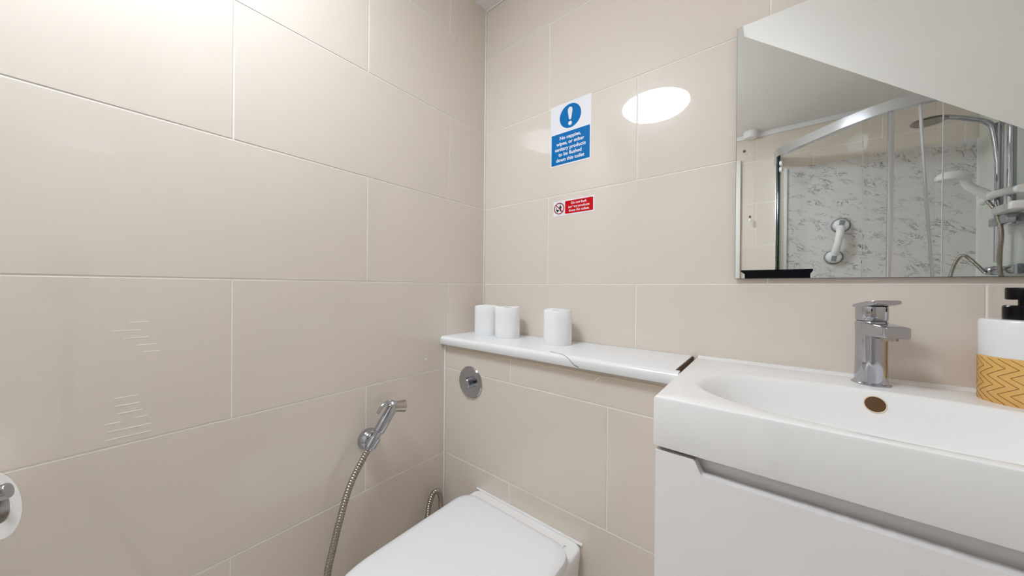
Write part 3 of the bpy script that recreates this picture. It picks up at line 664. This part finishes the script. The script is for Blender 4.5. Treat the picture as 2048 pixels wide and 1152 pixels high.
gb_ = thing('suction_grab_bar', (1.232, -D_+0.008, 1.39), 'white suction grab bar with grey tabs on the marble panel', 'grab bar')
ga, gz = Vector((1.247, -D_+0.008, 1.492)), Vector((1.216, -D_+0.008, 1.296))
ax_ = (ga-gz).normalized()
for c in (ga, gz):
    lathe('suction_cup', [(0, 0), (0.046, 0), (0.045, 0.010), (0.036, 0.016), (0, 0.016)], c, (0, 1, 0), 'greyp', gb_, 36)
    lathe('cap', [(0, 0.012), (0.038, 0.012), (0.037, 0.022), (0.030, 0.036), (0.016, 0.042), (0, 0.043)], c, (0, 1, 0), 'wplast', gb_, 36)
    s = 1 if c is ga else -1
    o1 = c+Vector((0, 0.041, 0))+ax_*s*0.008; sx = ax_.cross(Vector((0, 1, 0))).normalized()
    bm = bmesh.new()
    P = [o1+sx*a*0.012+ax_*b*0.019 for a, b in ((-1, -1), (1, -1), (1, 1), (-1, 1))]
    add_loft(bm, [[p+Vector((0, -0.006, 0)) for p in P], [p+Vector((0, 0.004, 0)) for p in P]]); finish(bm, 'release_tab', 'greyp', gb_, True, bevel=0.002)
bm = bmesh.new()
hpts = catmull([ga+Vector((0, 0.030, 0))-ax_*0.015, ga+Vector((0, 0.052, 0))-ax_*0.05, (ga+gz)/2+Vector((0, 0.060, 0)), gz+Vector((0, 0.052, 0))+ax_*0.05, gz+Vector((0, 0.030, 0))+ax_*0.015], 6)
add_tube(bm, hpts, lambda i: 0.017+0.004*abs(i-12)/12, 16); finish(bm, 'handle', 'wplast', gb_)

rs = thing('shower_riser', (W_-0.01, -1.58, 1.18), 'chrome twin pipe shower riser with overhead rose', 'shower')
X1 = W_-0.050
tube('riser_pipe', [(X1, -1.612, 1.22), (X1, -1.612, 1.86)], 0.0125, 'chrome', rs, 20)
tube('slide_rail', [(X1, -1.513, 1.38), (X1, -1.513, 1.88)], 0.0125, 'chrome', rs, 20)
for z in (1.40, 1.86):
    for y in (-1.612, -1.513): tube('wall_bracket', [(W_-0.008, y, z), (X1, y, z)], 0.011, 'chrome', rs, 14)
box('bracket_block', (X1-0.02, W_-0.008), (-1.640, -1.485), (1.385, 1.425), 'chrome', rs, 0.005)
tube('overhead_arm', catmull([(X1, -1.612, 1.66), (X1-0.012, -1.612, 1.80), (X1-0.03, -1.609, 1.865), (X1-0.10, -1.597, 1.905), (X1-0.17, -1.580, 1.925), (1.500, -1.568, 1.925)], 6), lambda i: 0.011, 'chrome', rs, 16)
lathe('overhead_rose', [(0, 0), (0.055, 0), (0.060, 0.005), (0.058, 0.010), (0.035, 0.017), (0.015, 0.026), (0, 0.028)], (1.503, -1.562, 1.905), (0, 0, 1), 'steel', rs, 40)
mv = lathe('mixer_valve', [(0, 0), (0.022, 0), (0.022, 0.05), (0.017, 0.055), (0.017, 0.19), (0.022, 0.195), (0.022, 0.24), (0, 0.24)], (X1+0.005, -1.70, 1.185), (0, 1, 0), 'chrome', rs, 28)
ribbed('supply_hose', [(X1, -1.612, 1.24), (X1, -1.612, 1.30), (X1, -1.612, 1.395)], 0.0105, 'hose', rs)
ribbed('shower_hose', [(X1-0.035, -1.60, 1.505), (X1-0.02, -1.575, 1.45), (X1-0.02, -1.525, 1.35), (X1-0.03, -1.505, 1.25), (X1-0.02, -1.530, 1.17), (X1, -1.56, 1.14)], 0.0075, 'hose', rs)
ribbed('lower_hose', [(X1-0.02, -1.66, 1.175), (X1-0.05, -1.685, 1.235), (X1-0.07, -1.715, 1.265), (X1-0.085, -1.745, 1.225), (X1-0.095, -1.770, 1.14), (X1-0.10, -1.78, 1.04)], 0.0075, 'hose', rs)
hh = thing('hand_shower', (X1-0.03, -1.54, 1.53), 'white hand shower in its white slider on the riser', 'hand shower')
hA, hB = Vector((1.583, -1.580, 1.625)), Vector((1.692, -1.600, 1.525))
tube('handle', catmull([hA+Vector((0.03, 0, -0.006)), hA.lerp(hB, 0.45), hB], 6), lambda i: 0.014+0.0005*i, 'wplast', hh, 16)
lathe('spray_head', [(0, -0.012), (0.05, -0.012), (0.056, -0.004), (0.058, 0.006), (0.045, 0.022), (0.02, 0.028), (0, 0.029)], hA, (0.12, 0, 1), 'wplast', hh, 36)
tube('slider', [(X1-0.028, -1.665, 1.512), (X1-0.026, -1.57, 1.527), (X1-0.022, -1.36, 1.505)], 0.0165, 'wplast', hh, 18)
box('soap_dish', (X1-0.05, X1+0.02), (-1.52, -1.36), (1.425, 1.458), 'wplast', hh, 0.006)

# ------------------------------------------------------------------ pull cord switch
pc = thing('pull_cord_switch', (0.789, -1.905, H_), 'white ceiling pull cord switch by the door', 'switch')
lathe('switch_body', [(0, 0), (0.042, 0), (0.042, 0.030), (0.036, 0.045), (0, 0.047)], (0.789, -1.900, H_), (0, 0, -1), 'wplast', pc, 36)
tube('cord', [(0.789, -1.900, H_-0.045), (0.789, -1.900, 1.60)], 0.0012, 'caulk', pc, 6)
lathe('pull_joint', [(0, 0), (0.005, 0.004), (0.005, 0.016), (0, 0.02)], (0.789, -1.900, 2.025), (0, 0, 1), 'wplast', pc, 12)
tag(lathe('cord_pull', [(0, 0), (0.009, 0), (0.008, 0.012), (0.003, 0.022), (0, 0.023)], (0.789, -1.900, 1.568), (0, 0, 1), 'wplast', pc, 16), 'white end of the cord')
lathe('cord_knot', [(0, 0), (0.007, 0.004), (0.006, 0.016), (0, 0.022)], (0.789, -1.900, 1.588), (0, 0, 1), 'oak', pc, 12)
sw = lathe('wall_plug', [(0, 0), (0.009, 0), (0.009, 0.003), (0.006, 0.004), (0.005, 0.001), (0, 0.001)], (0.750, -D_, 2.085), (0, 1, 0), 'mback', None, 20, base=(0.750, -D_, 2.085))
tag(sw, 'small metal wall plug above the door frame corner', 'wall plug')

# ------------------------------------------------------------------ black scanner on its tripod (its top edge shows in the mirror)
scn = thing('room_scanner', (0.92, -1.03, 0), 'black box shaped scanner on a tripod, reflected in the mirror', 'scanner')
prism('casing', [(0.809, 1.03), (0.809, 1.160), (0.794, 1.172), (0.794, 1.1795), (1.051, 1.1795), (1.051, 1.172), (1.042, 1.158), (1.042, 1.03)], 'y', -1.075, -0.985, 'navy', scn)
tube('tripod_column', [(0.925, -1.03, 1.03), (0.925, -1.03, 0.35)], 0.014, 'navy', scn, 16)
for k in range(3):
    a = 2*PI*k/3+0.3
    tube('tripod_leg', [(0.925, -1.03, 0.55), (0.925+0.30*math.cos(a), -1.03+0.30*math.sin(a), 0.009)], 0.009, 'navy', scn, 12)
